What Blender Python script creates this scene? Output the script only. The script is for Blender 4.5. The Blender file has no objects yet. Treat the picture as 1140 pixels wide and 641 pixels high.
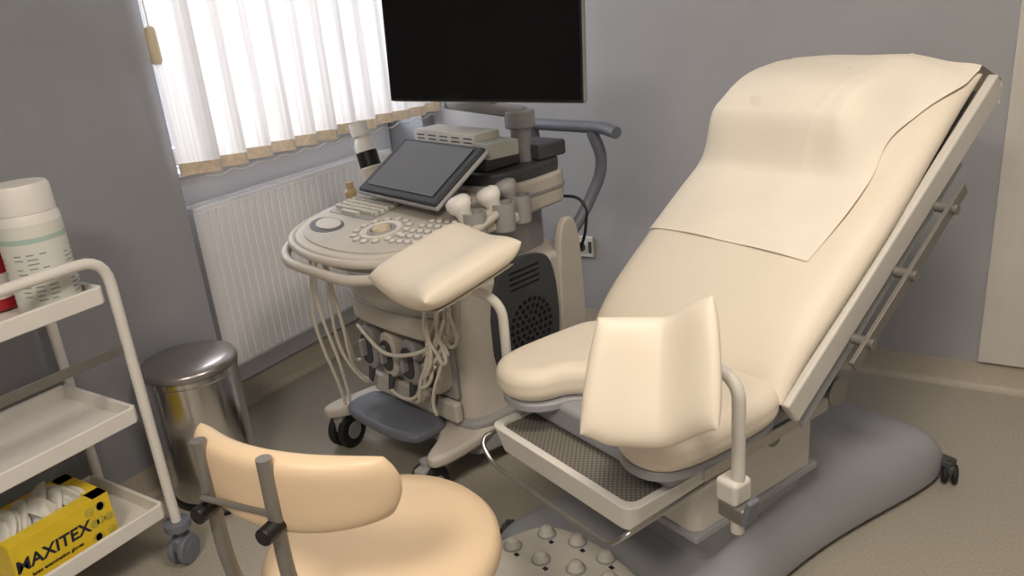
import bpy, bmesh, math, random
from mathutils import Vector, Matrix, Euler
from math import sin, cos, pi, radians, sqrt
random.seed(7)
scene = bpy.context.scene
col = scene.collection

# ------------------------------------------------------------------ helpers
def lin(c):
    r = []
    for v in c[:3]:
        v = v / 255.0
        r.append(v / 12.92 if v <= 0.04045 else ((v + 0.055) / 1.055) ** 2.4)
    return (r[0], r[1], r[2], 1.0)

def M(name, c, rough=0.5, metal=0.0, var=0.06, scale=12.0, bump=0.0, bscale=200.0, spec=0.5, coat=0.0):
    m = bpy.data.materials.new(name)
    m.use_nodes = True
    nt = m.node_tree
    b = nt.nodes['Principled BSDF']
    tc = nt.nodes.new('ShaderNodeTexCoord')
    nz = nt.nodes.new('ShaderNodeTexNoise')
    nz.inputs['Scale'].default_value = scale
    nz.inputs['Detail'].default_value = 4
    nt.links.new(tc.outputs['Object'], nz.inputs['Vector'])
    rp = nt.nodes.new('ShaderNodeValToRGB')
    L = lin(c)
    rp.color_ramp.elements[0].position = 0.3
    rp.color_ramp.elements[1].position = 0.7
    rp.color_ramp.elements[0].color = (L[0]*(1-var), L[1]*(1-var), L[2]*(1-var), 1)
    rp.color_ramp.elements[1].color = (min(1, L[0]*(1+var)), min(1, L[1]*(1+var)), min(1, L[2]*(1+var)), 1)
    nt.links.new(nz.outputs['Fac'], rp.inputs['Fac'])
    nt.links.new(rp.outputs['Color'], b.inputs['Base Color'])
    b.inputs['Roughness'].default_value = rough
    b.inputs['Metallic'].default_value = metal
    b.inputs['Specular IOR Level'].default_value = spec
    b.inputs['Coat Weight'].default_value = coat
    if bump > 0:
        n2 = nt.nodes.new('ShaderNodeTexNoise')
        n2.inputs['Scale'].default_value = bscale
        n2.inputs['Detail'].default_value = 5
        nt.links.new(tc.outputs['Object'], n2.inputs['Vector'])
        bp = nt.nodes.new('ShaderNodeBump')
        bp.inputs['Strength'].default_value = bump
        bp.inputs['Distance'].default_value = 0.004
        nt.links.new(n2.outputs['Fac'], bp.inputs['Height'])
        nt.links.new(bp.outputs['Normal'], b.inputs['Normal'])
    return m

def emis(name, c, s):
    m = bpy.data.materials.new(name); m.use_nodes = True
    b = m.node_tree.nodes['Principled BSDF']
    b.inputs['Base Color'].default_value = lin(c)
    b.inputs['Emission Color'].default_value = lin(c)
    b.inputs['Emission Strength'].default_value = s
    return m

def empty(name, loc=(0, 0, 0), rz=0.0):
    e = bpy.data.objects.new(name, None)
    e.empty_display_size = 0.1
    e.location = loc
    e.rotation_euler = (0, 0, rz)
    col.objects.link(e)
    return e

def link(o, mat, parent):
    col.objects.link(o)
    if mat is not None:
        o.data.materials.append(mat)
    if parent is not None:
        o.parent = parent
    return o

def mesh(name, verts, faces, mat, parent=None, smooth=True, bevel=0.0, seg=3, loc=(0, 0, 0), rot=(0, 0, 0), merge=False, ang=38):
    me = bpy.data.meshes.new(name)
    me.from_pydata([tuple(v) for v in verts], [], faces)
    bm = bmesh.new(); bm.from_mesh(me)
    if merge:
        bmesh.ops.remove_doubles(bm, verts=bm.verts, dist=1e-5)
    bmesh.ops.recalc_face_normals(bm, faces=bm.faces)
    bm.to_mesh(me); bm.free()
    if smooth:
        me.polygons.foreach_set('use_smooth', [True] * len(me.polygons))
        me.set_sharp_from_angle(angle=radians(ang))
    o = bpy.data.objects.new(name, me)
    o.location = loc; o.rotation_euler = rot
    link(o, mat, parent)
    if bevel > 0:
        bv = o.modifiers.new('bevel', 'BEVEL')
        bv.width = bevel; bv.segments = seg; bv.limit_method = 'ANGLE'; bv.angle_limit = radians(35)
        bv.harden_normals = True
    return o

def boxdata(c, s, rot=None):
    hx, hy, hz = s[0]/2, s[1]/2, s[2]/2
    vs = [Vector((x, y, z)) for x in (-hx, hx) for y in (-hy, hy) for z in (-hz, hz)]
    if rot is not None:
        R = Euler(rot).to_matrix(); vs = [R @ v for v in vs]
    vs = [v + Vector(c) for v in vs]
    fs = [(0, 1, 3, 2), (4, 6, 7, 5), (0, 4, 5, 1), (2, 3, 7, 6), (0, 2, 6, 4), (1, 5, 7, 3)]
    return vs, fs

def box(name, c, s, mat, parent=None, bevel=0.004, rot=(0, 0, 0), seg=3):
    vs, fs = boxdata((0, 0, 0), s)
    return mesh(name, vs, fs, mat, parent, True, bevel, seg, c, rot)

def boxes(name, lst, mat, parent=None, bevel=0.0, seg=2):
    V = []; F = []
    for it in lst:
        vs, fs = boxdata(*it)
        k = len(V); V += vs; F += [tuple(i + k for i in f) for f in fs]
    return mesh(name, V, F, mat, parent, True, bevel, seg)

def cyldata(p1, p2, r1, r2=None, seg=24):
    p1 = Vector(p1); p2 = Vector(p2); r2 = r1 if r2 is None else r2
    d = (p2 - p1).normalized()
    a = d.orthogonal().normalized(); b = d.cross(a)
    V = []
    for p, r in ((p1, r1), (p2, r2)):
        for i in range(seg):
            t = 2*pi*i/seg
            V.append(p + a*(r*cos(t)) + b*(r*sin(t)))
    F = [(i, (i+1) % seg, seg+(i+1) % seg, seg+i) for i in range(seg)]
    F.append(tuple(range(seg))); F.append(tuple(range(seg, 2*seg)))
    return V, F

def cyl(name, p1, p2, r, mat, parent=None, r2=None, seg=32, bevel=0.0):
    V, F = cyldata(p1, p2, r, r2, seg)
    return mesh(name, V, F, mat, parent, True, bevel)

def cyls(name, lst, mat, parent=None, bevel=0.0, seg=16):
    V = []; F = []
    for it in lst:
        vs, fs = cyldata(it[0], it[1], it[2], it[3] if len(it) > 3 else None, seg)
        k = len(V); V += vs; F += [tuple(i + k for i in f) for f in fs]
    return mesh(name, V, F, mat, parent, True, bevel, 2)

def tube(name, pts, r, mat, parent=None, cyclic=False, flat=False):
    c = bpy.data.curves.new(name, 'CURVE'); c.dimensions = '3D'
    c.bevel_depth = r; c.bevel_resolution = 4; c.resolution_u = 10; c.use_fill_caps = True
    if flat:
        s = c.splines.new('POLY'); s.points.add(len(pts)-1)
        for q, p in zip(s.points, pts): q.co = (p[0], p[1], p[2], 1)
    else:
        s = c.splines.new('BEZIER'); s.bezier_points.add(len(pts)-1)
        for q, p in zip(s.bezier_points, pts):
            q.co = p; q.handle_left_type = 'AUTO'; q.handle_right_type = 'AUTO'
    s.use_cyclic_u = cyclic
    o = bpy.data.objects.new(name, c)
    return link(o, mat, parent)

def roundpath(pts, rad, n=6):
    out = []
    P = [Vector(p) for p in pts]
    out.append(P[0])
    for i in range(1, len(P)-1):
        a = (P[i-1]-P[i]); b = (P[i+1]-P[i])
        r = min(rad, a.length*0.49, b.length*0.49)
        s = P[i] + a.normalized()*r; e = P[i] + b.normalized()*r
        for k in range(n+1):
            t = k/n
            out.append(s*(1-t)**2 + P[i]*2*t*(1-t) + e*t*t)
    out.append(P[-1])
    return out

def rtube(name, pts, rad, r, mat, parent=None):
    return tube(name, roundpath(pts, rad), r, mat, parent, flat=True)

def prism(name, outline, z0, z1, mat, parent=None, bevel=0.0, seg=3, loc=(0, 0, 0), rot=(0, 0, 0)):
    n = len(outline)
    V = [(x, y, z0) for x, y in outline] + [(x, y, z1) for x, y in outline]
    F = [(i, (i+1) % n, n+(i+1) % n, n+i) for i in range(n)]
    F += [tuple(range(n)), tuple(range(n, 2*n))]
    return mesh(name, V, F, mat, parent, True, bevel, seg, loc, rot)

def rrect(x0, x1, y0, y1, r, n=6):
    o = []
    for cx, cy, a0 in ((x1-r, y0+r, -90), (x1-r, y1-r, 0), (x0+r, y1-r, 90), (x0+r, y0+r, 180)):
        for k in range(n+1):
            a = radians(a0 + 90*k/n)
            o.append((cx + r*cos(a), cy + r*sin(a)))
    return o

def smoothpoly(pts, it=3):
    P = [Vector((p[0], p[1])) for p in pts]
    for _ in range(it):
        Q = []
        for i in range(len(P)):
            a = P[i]; b = P[(i+1) % len(P)]
            Q.append(a*0.75+b*0.25); Q.append(a*0.25+b*0.75)
        P = Q
    return [(p.x, p.y) for p in P]

def lathe(name, prof, mat, parent=None, loc=(0, 0, 0), rot=(0, 0, 0), seg=48, ang=30):
    V = []; F = []
    n = len(prof)
    for r, z in prof:
        for i in range(seg):
            t = 2*pi*i/seg
            V.append((max(r, 1e-4)*cos(t), max(r, 1e-4)*sin(t), z))
    for j in range(n-1):
        for i in range(seg):
            F.append((j*seg+i, j*seg+(i+1) % seg, (j+1)*seg+(i+1) % seg, (j+1)*seg+i))
    F.append(tuple(range(seg))); F.append(tuple(range((n-1)*seg, n*seg)))
    return mesh(name, V, F, mat, parent, True, 0, 3, loc, rot, ang=ang)

def cushion(name, f, h, mat, parent=None, n=26, p=5.0, k=0.1, bulge=None, m=None):
    m = m or n
    def q(u, v):
        return f(u*sqrt(1-k*v*v), v*sqrt(1-k*u*u))
    def nor(u, v):
        e = 0.01
        a = q(min(1, u+e), v) - q(max(-1, u-e), v)
        b = q(u, min(1, v+e)) - q(u, max(-1, v-e))
        return a.cross(b).normalized()
    V = []; F = []
    for side in (1, -1):
        for j in range(m+1):
            v = sin(pi/2*(2*j/m-1))
            for i in range(n+1):
                u = sin(pi/2*(2*i/n-1))
                e = sqrt(max(0, 1-abs(u)**p))*sqrt(max(0, 1-abs(v)**p))
                if i in (0, n) or j in (0, m): e = 0
                d = h*e*side
                if side == 1 and bulge: d += bulge(u, v)*min(1, e*1.5)
                V.append(q(u, v) + nor(u*0.98, v*0.98)*d)
    N = (n+1)*(m+1)
    for s in (0, 1):
        for j in range(m):
            for i in range(n):
                a = s*N + j*(n+1)+i
                fc = (a, a+1, a+n+2, a+n+1)
                F.append(fc if s == 0 else fc[::-1])
    return mesh(name, V, F, mat, parent, True, merge=True, ang=70)

def caster(name, parent, x, y, r, wm, hm, hub=True, ang=0.0, w=0.035, top=0.03):
    d = Vector((cos(ang), sin(ang), 0))
    c = Vector((x, y, r))
    cyls(name+'_wheel', [(c-d*w, c-d*w*0.25, r), (c+d*w*0.25, c+d*w, r)], wm, parent, 0.006, 28)
    cyls(name+'_hub', [(c-d*w*1.08, c+d*w*1.08, r*0.5)], hm, parent, 0.002, 20)
    cyls(name+'_stem', [(c+Vector((0, 0, r*0.2)), c+Vector((0, 0, r+top)), r*0.3)], hm, parent, 0, 16)
    box(name+'_fork', (x, y, r*1.55), (w*1.2, r*1.4, r*1.1), hm, parent, 0.01, (0, 0, ang))

# ------------------------------------------------------------------ materials
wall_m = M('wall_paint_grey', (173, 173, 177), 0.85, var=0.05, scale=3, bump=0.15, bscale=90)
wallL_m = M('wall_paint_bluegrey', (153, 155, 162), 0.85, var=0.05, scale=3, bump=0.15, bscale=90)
niche_m = M('niche_paint', (230, 230, 234), 0.8, var=0.03, scale=3)
panel_m = M('panel_cream', (214, 209, 200), 0.5, var=0.02)
floor_m = M('vinyl_floor', (168, 162, 150), 0.42, var=0.12, scale=140, bump=0.03, bscale=300)
base_m = M('vinyl_skirting', (184, 175, 160), 0.5, var=0.04, scale=60)
ceil_m = M('ceiling_paint', (230, 228, 222), 0.9, var=0.02)
rad_m = M('radiator_enamel', (234, 234, 236), 0.35, var=0.01)
white_m = M('white_plastic', (232, 230, 225), 0.4, var=0.02)
cartw_m = M('cart_enamel', (233, 230, 225), 0.35, var=0.02)
us_m = M('ultrasound_shell_beige', (204, 197, 187), 0.45, var=0.03)
us2_m = M('ultrasound_shell_grey', (156, 155, 155), 0.45, var=0.03)
dark_m = M('dark_grey_plastic', (72, 74, 78), 0.5, var=0.05)
bluegrey_m = M('bluegrey_plastic', (112, 117, 128), 0.45, var=0.04)
black_m = M('black_plastic', (14, 14, 16), 0.4, var=0.1)
screen_m = M('black_glass', (5, 5, 6), 0.12, var=0.05, spec=0.3)
touch_m = M('touch_glass', (34, 35, 38), 0.22, var=0.05, spec=0.5)
key_m = M('key_grey', (208, 205, 196), 0.5, var=0.03)
knob_m = M('knob_light', (222, 218, 209), 0.4, var=0.03)
cable_m = M('cable_ivory', (226, 219, 205), 0.45, var=0.03)
vinyl_m = M('upholstery_cream', (235, 225, 208), 0.5, var=0.02, scale=6, bump=0.05, bscale=400)
paper_m = M('exam_paper', (241, 233, 219), 0.8, var=0.02, scale=10, bump=0.25, bscale=40)
tan_m = M('upholstery_tan', (228, 203, 170), 0.42, var=0.02, scale=6, bump=0.05, bscale=400)
chairgrey_m = M('chair_cover_grey', (158, 160, 166), 0.42, var=0.03)
chairlight_m = M('chair_cover_light', (210, 207, 200), 0.42, var=0.02)
steel_m = M('brushed_steel', (190, 188, 184), 0.3, metal=1.0, var=0.05, scale=40)
can_m = M('can_steel', (225, 223, 222), 0.2, metal=1.0, var=0.06, scale=6)
canlid_m = M('can_lid_metal', (168, 163, 161), 0.28, metal=0.85, var=0.05)
bar_m = M('bar_grey_metal', (138, 135, 130), 0.35, metal=0.5, var=0.05)
rubber_m = M('rubber_black', (30, 30, 32), 0.7, var=0.1)
hem_m = M('slat_hem', (212, 196, 174), 0.7, var=0.14, scale=60)
yellow_m = M('box_yellow', (236, 206, 50), 0.5, var=0.05, scale=20)
red_m = M('bottle_red', (165, 28, 38), 0.4, var=0.05)
glove_m = M('latex_glove', (215, 215, 210), 0.6, var=0.06, scale=30)
ink_m = M('ink_navy', (28, 34, 50), 0.6, var=0.02)
frame_m = M('window_pvc', (225, 225, 225), 0.4, var=0.01)
print_m = M('label_print', (140, 148, 156), 0.6, var=0.05)

# blind fabric : translucent, streaky weave
blind_m = bpy.data.materials.new('blind_fabric'); blind_m.use_nodes = True
nt = blind_m.node_tree; nt.nodes.clear()
out = nt.nodes.new('ShaderNodeOutputMaterial'); mix = nt.nodes.new('ShaderNodeMixShader')
d = nt.nodes.new('ShaderNodeBsdfDiffuse'); tr = nt.nodes.new('ShaderNodeBsdfTranslucent')
tc = nt.nodes.new('ShaderNodeTexCoord'); mp = nt.nodes.new('ShaderNodeMapping'); nz = nt.nodes.new('ShaderNodeTexNoise')
mp.inputs['Scale'].default_value = (34, 34, 0.5); nz.inputs['Scale'].default_value = 2
rp = nt.nodes.new('ShaderNodeValToRGB')
rp.color_ramp.elements[0].position = 0.35; rp.color_ramp.elements[1].position = 0.65
rp.color_ramp.elements[0].color = (0.64, 0.62, 0.63, 1); rp.color_ramp.elements[1].color = (0.84, 0.82, 0.81, 1)
nt.links.new(tc.outputs['Object'], mp.inputs['Vector']); nt.links.new(mp.outputs['Vector'], nz.inputs['Vector'])
nt.links.new(nz.outputs['Fac'], rp.inputs['Fac'])
nt.links.new(rp.outputs['Color'], d.inputs['Color']); nt.links.new(rp.outputs['Color'], tr.inputs['Color'])
mix.inputs[0].default_value = 0.43
nt.links.new(d.outputs[0], mix.inputs[1]); nt.links.new(tr.outputs[0], mix.inputs[2]); nt.links.new(mix.outputs[0], out.inputs['Surface'])

glass_m = bpy.data.materials.new('window_glass'); glass_m.use_nodes = True
nt = glass_m.node_tree; nt.nodes.clear()
out = nt.nodes.new('ShaderNodeOutputMaterial'); mix = nt.nodes.new('ShaderNodeMixShader')
tp = nt.nodes.new('ShaderNodeBsdfTransparent'); gl = nt.nodes.new('ShaderNodeBsdfGlossy'); gl.inputs['Roughness'].default_value = 0.05
mix.inputs[0].default_value = 0.06
nt.links.new(tp.outputs[0], mix.inputs[1]); nt.links.new(gl.outputs[0], mix.inputs[2]); nt.links.new(mix.outputs[0], out.inputs['Surface'])

mesh_m = bpy.data.materials.new('tray_mesh_grey'); mesh_m.use_nodes = True
nt = mesh_m.node_tree; b = nt.nodes['Principled BSDF']
tc = nt.nodes.new('ShaderNodeTexCoord'); ck = nt.nodes.new('ShaderNodeTexChecker'); ck.inputs['Scale'].default_value = 150
ck.inputs['Color1'].default_value = lin((136, 132, 124)); ck.inputs['Color2'].default_value = lin((98, 96, 90))
nt.links.new(tc.outputs['Object'], ck.inputs['Vector']); nt.links.new(ck.outputs['Color'], b.inputs['Base Color'])
b.inputs['Roughness'].default_value = 0.5

# ------------------------------------------------------------------ room
XW = -2.25; YB = 2.88; XR = 1.7; YF = -1.7; ZC = 2.65
NY0, NY1 = 1.55, 2.80
box('floor', ((XW+XR)/2-0.15, (YB+YF)/2, -0.05), (XR-XW+0.5, YB-YF+0.4, 0.1), floor_m, None, 0)
box('ceiling', ((XW+XR)/2-0.15, (YB+YF)/2, ZC+0.05), (XR-XW+0.5, YB-YF+0.4, 0.1), ceil_m, None, 0)
box('wall_back', ((XW+XR)/2-0.1, YB+0.1, ZC/2), (XR-XW+0.4, 0.2, ZC), wall_m, None, 0)
box('wall_right', (XR+0.1, (YB+YF)/2, ZC/2), (0.2, YB-YF, ZC), wall_m, None, 0)
box('wall_front', ((XW+XR)/2-0.1, YF-0.1, ZC/2), (XR-XW+0.4, 0.2, ZC), wall_m, None, 0)
boxes('wall_left', [
    ((XW-0.2, (YF+NY0)/2, ZC/2), (0.4, NY0-YF, ZC)),
    ((XW-0.2, (NY1+YB)/2, ZC/2), (0.4, YB-NY1, ZC)),
    ((XW-0.3, (NY0+NY1)/2, 0.46), (0.2, NY1-NY0, 0.92)),
    ((XW-0.2, (NY0+NY1)/2, 2.45), (0.4, NY1-NY0, 0.4)),
], wallL_m, None, 0.004)
box('trim_niche_lining', (XW-0.1975, (NY0+NY1)/2, 0.51), (0.005, NY1-NY0-0.01, 0.82), niche_m, None, 0)
win = empty('window_1')
fx = XW-0.3
fr = []
for z in (0.97, 2.22): fr.append(((fx, (NY0+NY1)/2, z), (0.06, NY1-NY0, 0.06)))
for y in (NY0+0.03, (NY0+NY1)/2, NY1-0.03): fr.append(((fx, y, 1.6), (0.055, 0.06, 1.22)))
boxes('frame', fr, frame_m, win, 0.004)
box('glass', (fx, (NY0+NY1)/2, 1.6), (0.006, NY1-NY0-0.06, 1.22), glass_m, win, 0)
box('sill', (XW-0.21, (NY0+NY1)/2, 0.928), (0.13, NY1-NY0-0.004, 0.016), frame_m, win, 0.003)
def skirting(name, a, b, inward):
    a = Vector((a[0], a[1], 0)); b = Vector((b[0], b[1], 0)); n = Vector((inward[0], inward[1], 0))
    prof = [(0, 0.0), (0.03, 0.0), (0.014, 0.006), (0.006, 0.018), (0.004, 0.09), (0, 0.09)]
    V = []
    for p in (a, b):
        for d_, z in prof: V.append(p + n*d_ + Vector((0, 0, z)))
    k = len(prof)
    F = [(i, (i+1) % k, k+(i+1) % k, k+i) for i in range(k)] + [tuple(range(k)), tuple(range(k, 2*k))]
    return mesh(name, V, F, base_m)
skirting('baseboard_back', (XW, YB), (XR, YB), (0, -1))
skirting('baseboard_left', (XW, YF), (XW, NY0), (1, 0))
skirting('baseboard_niche', (XW-0.2, NY0), (XW-0.2, NY1), (1, 0))
skirting('baseboard_right', (XR, YF), (XR, YB), (-1, 0))
box('trim_panel', (0.42, YB-0.009, 1.36), (0.93, 0.018, 2.52), panel_m, None, 0.004)

o = empty('wall_outlet', (-1.525, YB, 0.377))
box('plate', (0, -0.006, 0), (0.09, 0.012, 0.09), white_m, o, 0.004)
cyl('socket_rim', (-0.008, -0.016, 0), (-0.008, -0.004, 0), 0.027, white_m, o, bevel=0.002)
cyl('socket_well', (-0.008, -0.0165, 0), (-0.008, -0.01, 0), 0.021, dark_m, o)
box('switch_edge', (0.033, -0.014, 0), (0.012, 0.006, 0.05), dark_m, o, 0.001)

# vertical blinds
bl = empty('vertical_blinds')
box('headrail', (XW+0.08, 2.2, 2.4), (0.05, 1.32, 0.04), white_m, bl, 0.004)
sd = Vector((0.66, 0.75, 0)).normalized()
V = []; F = []; V2 = []; F2 = []
ns = 12
for i in range(ns):
    cy = 1.580 + 0.106*i
    c = Vector((XW+0.075, cy, 0))
    j = random.uniform(-0.10, 0.10)
    dd = Vector((sd.x*cos(j)-sd.y*sin(j), sd.x*sin(j)+sd.y*cos(j), 0))
    nn = Vector((-dd.y, dd.x, 0))
    zb = 0.965 + random.uniform(-0.004, 0.004)
    k = len(V); K = 8
    for a in range(K+1):
        s = (a/K-0.5)*0.127
        off = nn*0.003*cos(pi*(a/K-0.5))
        V.append(c+dd*s+off+Vector((0, 0, zb))); V.append(c+dd*s+off+Vector((0, 0, 2.38)))
    for a in range(K): F.append((k+2*a, k+2*a+2, k+2*a+3, k+2*a+1))
    vs, fs = boxdata((0, 0, 0), (0.127, 0.005, 0.038))
    R = Matrix.Rotation(math.atan2(dd.y, dd.x), 3, 'Z')
    k = len(V2)
    V2 += [R @ v + c + nn*0.003 + Vector((0, 0, zb+0.018)) for v in vs]; F2 += [tuple(x+k for x in f) for f in fs]
mesh('slats', V, F, blind_m, bl)
mesh('slat_hems', V2, F2, hem_m, bl)
tube('bottom_chain', [(XW+0.12, 1.56+0.02*i, 0.962-0.012*abs(sin(i*0.6))) for i in range(60)], 0.0015, white_m, bl)
tube('cord', [(XW+0.05, 1.52, 2.38), (XW+0.045, 1.525, 1.9), (XW+0.035, 1.54, 1.41)], 0.002, white_m, bl)
lathe('cord_weight', [(0.003, 0.05), (0.013, 0.045), (0.016, 0.03), (0.017, -0.05), (0.012, -0.06)], M('cord_weight', (216, 204, 178), .5), bl, (XW+0.035, 1.54, 1.36), seg=20)

# radiator
rad = empty('radiator')
y0, y1, z0, z1 = 1.63, 2.66, 0.215, 0.815
xf = -2.335
prof = [(y0, xf-0.004)]
n = int((y1-y0-0.05)/0.034)
for i in range(n):
    yy = y0+0.03+i*0.034
    prof += [(yy, xf), (yy+0.022, xf), (yy+0.025, xf-0.004), (yy+0.031, xf-0.004)]
prof.append((y1, xf-0.004))
V = []; F = []
levels = [(z0, -0.006), (z0+0.012, 0.0), (z0+0.035, 0.0), (z1-0.035, 0.0), (z1-0.012, 0.0), (z1, -0.006)]
for li, (z, dx) in enumerate(levels):
    for (yy, xx) in prof:
        if li in (0, 1, 4, 5): xx = xf
        V.append((xx+dx, yy, z))
np_ = len(prof)
for l in range(len(levels)-1):
    for i in range(np_-1):
        F.append((l*np_+i, l*np_+i+1, (l+1)*np_+i+1, (l+1)*np_+i))
mesh('front_panel', V, F, rad_m, rad, ang=25)
boxes('casing', [((xf-0.036, y0, (z0+z1)/2), (0.068, 0.004, z1-z0-0.01)), ((xf-0.036, y1, (z0+z1)/2), (0.068, 0.004, z1-z0-0.01)),
                 ((xf-0.072, (y0+y1)/2, (z0+z1)/2), (0.004, y1-y0, z1-z0-0.02)), ((xf-0.036, (y0+y1)/2, z0+0.005), (0.06, y1-y0, 0.004))], rad_m, rad)
boxes('top_grille', [((xf-0.036, y0+0.02+i*0.018, z1-0.004), (0.06, 0.009, 0.006)) for i in range(56)] +
      [((xf-0.004, (y0+y1)/2, z1-0.001), (0.008, y1-y0, 0.01)), ((xf-0.068, (y0+y1)/2, z1-0.001), (0.008, y1-y0, 0.01))], rad_m, rad)
cyls('feed_pipe', [((xf-0.04, y1+0.05, 0), (xf-0.04, y1+0.05, z1-0.05), 0.009), ((xf-0.04, y1, z1-0.05), (xf-0.04, y1+0.06, z1-0.05), 0.011)], rad_m, rad)

# ------------------------------------------------------------------ trash can
o = empty('pedal_bin', (-2.072, 1.312, 0))
lathe('body', [(0.128, 0.0), (0.137, 0.0), (0.137, 0.02), (0.134, 0.022), (0.136, 0.41), (0.139, 0.415), (0.139, 0.43), (0.13, 0.43)], can_m, o, seg=64)
lathe('base_ring', [(0.12, 0.001), (0.139, 0.001), (0.139, 0.022), (0.12, 0.022)], black_m, o, seg=64)
lathe('lid', [(0.138, 0.43), (0.142, 0.433), (0.142, 0.446), (0.136, 0.455), (0.11, 0.462), (0.06, 0.467), (0.0, 0.468)], canlid_m, o, seg=64, ang=50)
box('pedal', (0.13, -0.09, 0.015), (0.07, 0.05, 0.012), black_m, o, 0.004, (0, 0, -0.6))

# ------------------------------------------------------------------ service cart
o = empty('service_cart')
cx0, cx1, cy0, cy1 = -2.2, -1.85, 0.38, 1.02
def shelf(name, z, lip=0.045):
    prism(name+'_pan', rrect(cx0+0.01, cx1-0.01, cy0+0.015, cy1-0.02, 0.03), z-0.008, z, cartw_m, o, 0)
    t = 0.012
    boxes(name+'_lip', [((cx1-0.012, (cy0+cy1)/2, z+lip/2-0.008), (t, cy1-cy0-0.05, lip)), ((cx0+0.012, (cy0+cy1)/2, z+lip/2-0.008), (t, cy1-cy0-0.05, lip)),
                        (((cx0+cx1)/2, cy1-0.022, z+lip/2-0.008), (cx1-cx0-0.03, t, lip)), (((cx0+cx1)/2, cy0+0.022, z+lip/2-0.008), (cx1-cx0-0.03, t, lip))], cartw_m, o, 0.004)
shelf('top_shelf', 0.79); shelf('middle_shelf', 0.46); shelf('bottom_shelf', 0.165)
for i, x in enumerate((cx1, cx0)):
    rtube('side_hoop_%d' % i, [(x, cy1, 0.12), (x, cy1, 0.895), (x, cy0, 0.895), (x, cy0, 0.12)], 0.07, 0.0135, cartw_m, o)
box('accessory_rail', (cx1-0.005, 0.70, 0.655), (0.006, 0.62, 0.025), bar_m, o, 0.001)
for i, (x, y) in enumerate(((cx1, cy1), (cx1, cy0), (cx0, cy1), (cx0, cy0))):
    caster('caster_%d' % i, o, x, y, 0.042, bluegrey_m, bluegrey_m, ang=0.3, w=0.025)
    lathe('bumper_%d' % i, [(0.014, 0.0), (0.036, 0.0), (0.036, 0.02), (0.014, 0.022)], bluegrey_m, o, (x, y, 0.112), seg=24)

# wipes canister
o = empty('wipes_canister', (-1.962, 0.928, 0.795))
lathe('tub', [(0.06, 0.0), (0.068, 0.0), (0.071, 0.006), (0.071, 0.22), (0.062, 0.238)], white_m, o)
lathe('label', [(0.0717, 0.018), (0.0717, 0.21)], M('label_white', (222, 224, 216), .45), o)
lathe('cap', [(0.064, 0.232), (0.067, 0.234), (0.066, 0.290), (0.061, 0.299), (0.0, 0.301)], white_m, o)
V = []; F = []
random.seed(3)
for blk in range(16):
    for ln in range(11):
        if random.random() < 0.25: continue
        a0 = blk*2*pi/16; a1 = a0 + random.uniform(0.18, 0.34); z = 0.03+ln*0.011
        if blk % 4 == 0: continue
        K = 4; k = len(V)
        for q_ in range(K+1):
            a = a0+(a1-a0)*q_/K
            V += [(0.0721*cos(a), 0.0721*sin(a), z), (0.0721*cos(a), 0.0721*sin(a), z+0.0028)]
        for q_ in range(K): F.append((k+2*q_, k+2*q_+2, k+2*q_+3, k+2*q_+1))
mesh('label_text', V, F, print_m, o)
V = []; F = []
for q_ in range(49):
    a = 2*pi*q_/48
    V += [(0.0722*cos(a), 0.0722*sin(a), 0.168), (0.0722*cos(a), 0.0722*sin(a), 0.180)]
for q_ in range(48): F.append((2*q_, 2*q_+2, 2*q_+3, 2*q_+1))
mesh('label_band', V, F, M('label_green', (176, 200, 190), .5), o)
random.seed(11)
o = empty('disinfectant_bottle', (-2.075, 0.86, 0.795))
lathe('body', [(0.04, 0.0), (0.045, 0.004), (0.045, 0.19), (0.035, 0.215), (0.022, 0.225), (0.022, 0.25)], red_m, o, seg=32)
lathe('label', [(0.0455, 0.03), (0.0455, 0.09)], white_m, o, seg=32)
lathe('cap', [(0.024, 0.24), (0.024, 0.275), (0.0, 0.277)], red_m, o, seg=24)
# glove box
o = empty('glove_box', (-1.985, 0.76, 0.166))
bx, by, bz = 0.19, 0.25, 0.135
boxes('carton', [((0, 0, 0.003), (bx, by, 0.004)), ((bx/2, 0, bz/2), (0.003, by, bz)), ((-bx/2, 0, bz/2), (0.003, by, bz)),
                 ((0, by/2, bz/2), (bx, 0.003, bz)), ((0, -by/2, bz/2), (bx, 0.003, bz)),
                 ((bx/2-0.02, 0, bz), (0.04, by, 0.003)), ((-bx/2+0.02, 0, bz), (0.04, by, 0.003)), ((0, by/2-0.02, bz), (bx, 0.04, 0.003))], yellow_m, o)
for i in range(13):
    yy = -0.11+0.015*i; hh = random.uniform(-0.01, 0.025)
    aa = random.uniform(-0.5, 0.5)
    def ff(u, v, yy=yy, hh=hh, aa=aa):
        return Vector((0.052*u + 0.012*sin(3*v+aa*4), yy+0.020*v+0.012*sin(4*u+aa*5), bz-0.004+hh+0.02*cos(2.5*u+aa)-0.014*u*u+0.01*v))
    cushion('glove_%d' % i, ff, 0.0045, glove_m, o, n=12, p=3, k=0.3)
def text(name, s, size, loc, rot, mat, parent, shear=0):
    c = bpy.data.curves.new(name, 'FONT'); c.body = s; c.size = size; c.extrude = 0.0004; c.align_x = 'CENTER'; c.offset = 0.0012*size/0.05
    c.shear = shear
    t = bpy.data.objects.new(name, c); t.location = loc; t.rotation_euler = rot
    return link(t, mat, parent)
text('printed_name', 'MAXITEX', 0.044, (bx/2+0.0022, -0.032, 0.060), (pi/2, 0, pi/2), ink_m, o, 0.1)
text('printed_line', 'latex examination gloves', 0.013, (bx/2+0.0022, -0.03, 0.035), (pi/2, 0, pi/2), ink_m, o)
leaf = M('print_olive', (196, 180, 70), .6, var=0.3, scale=50)
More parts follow.
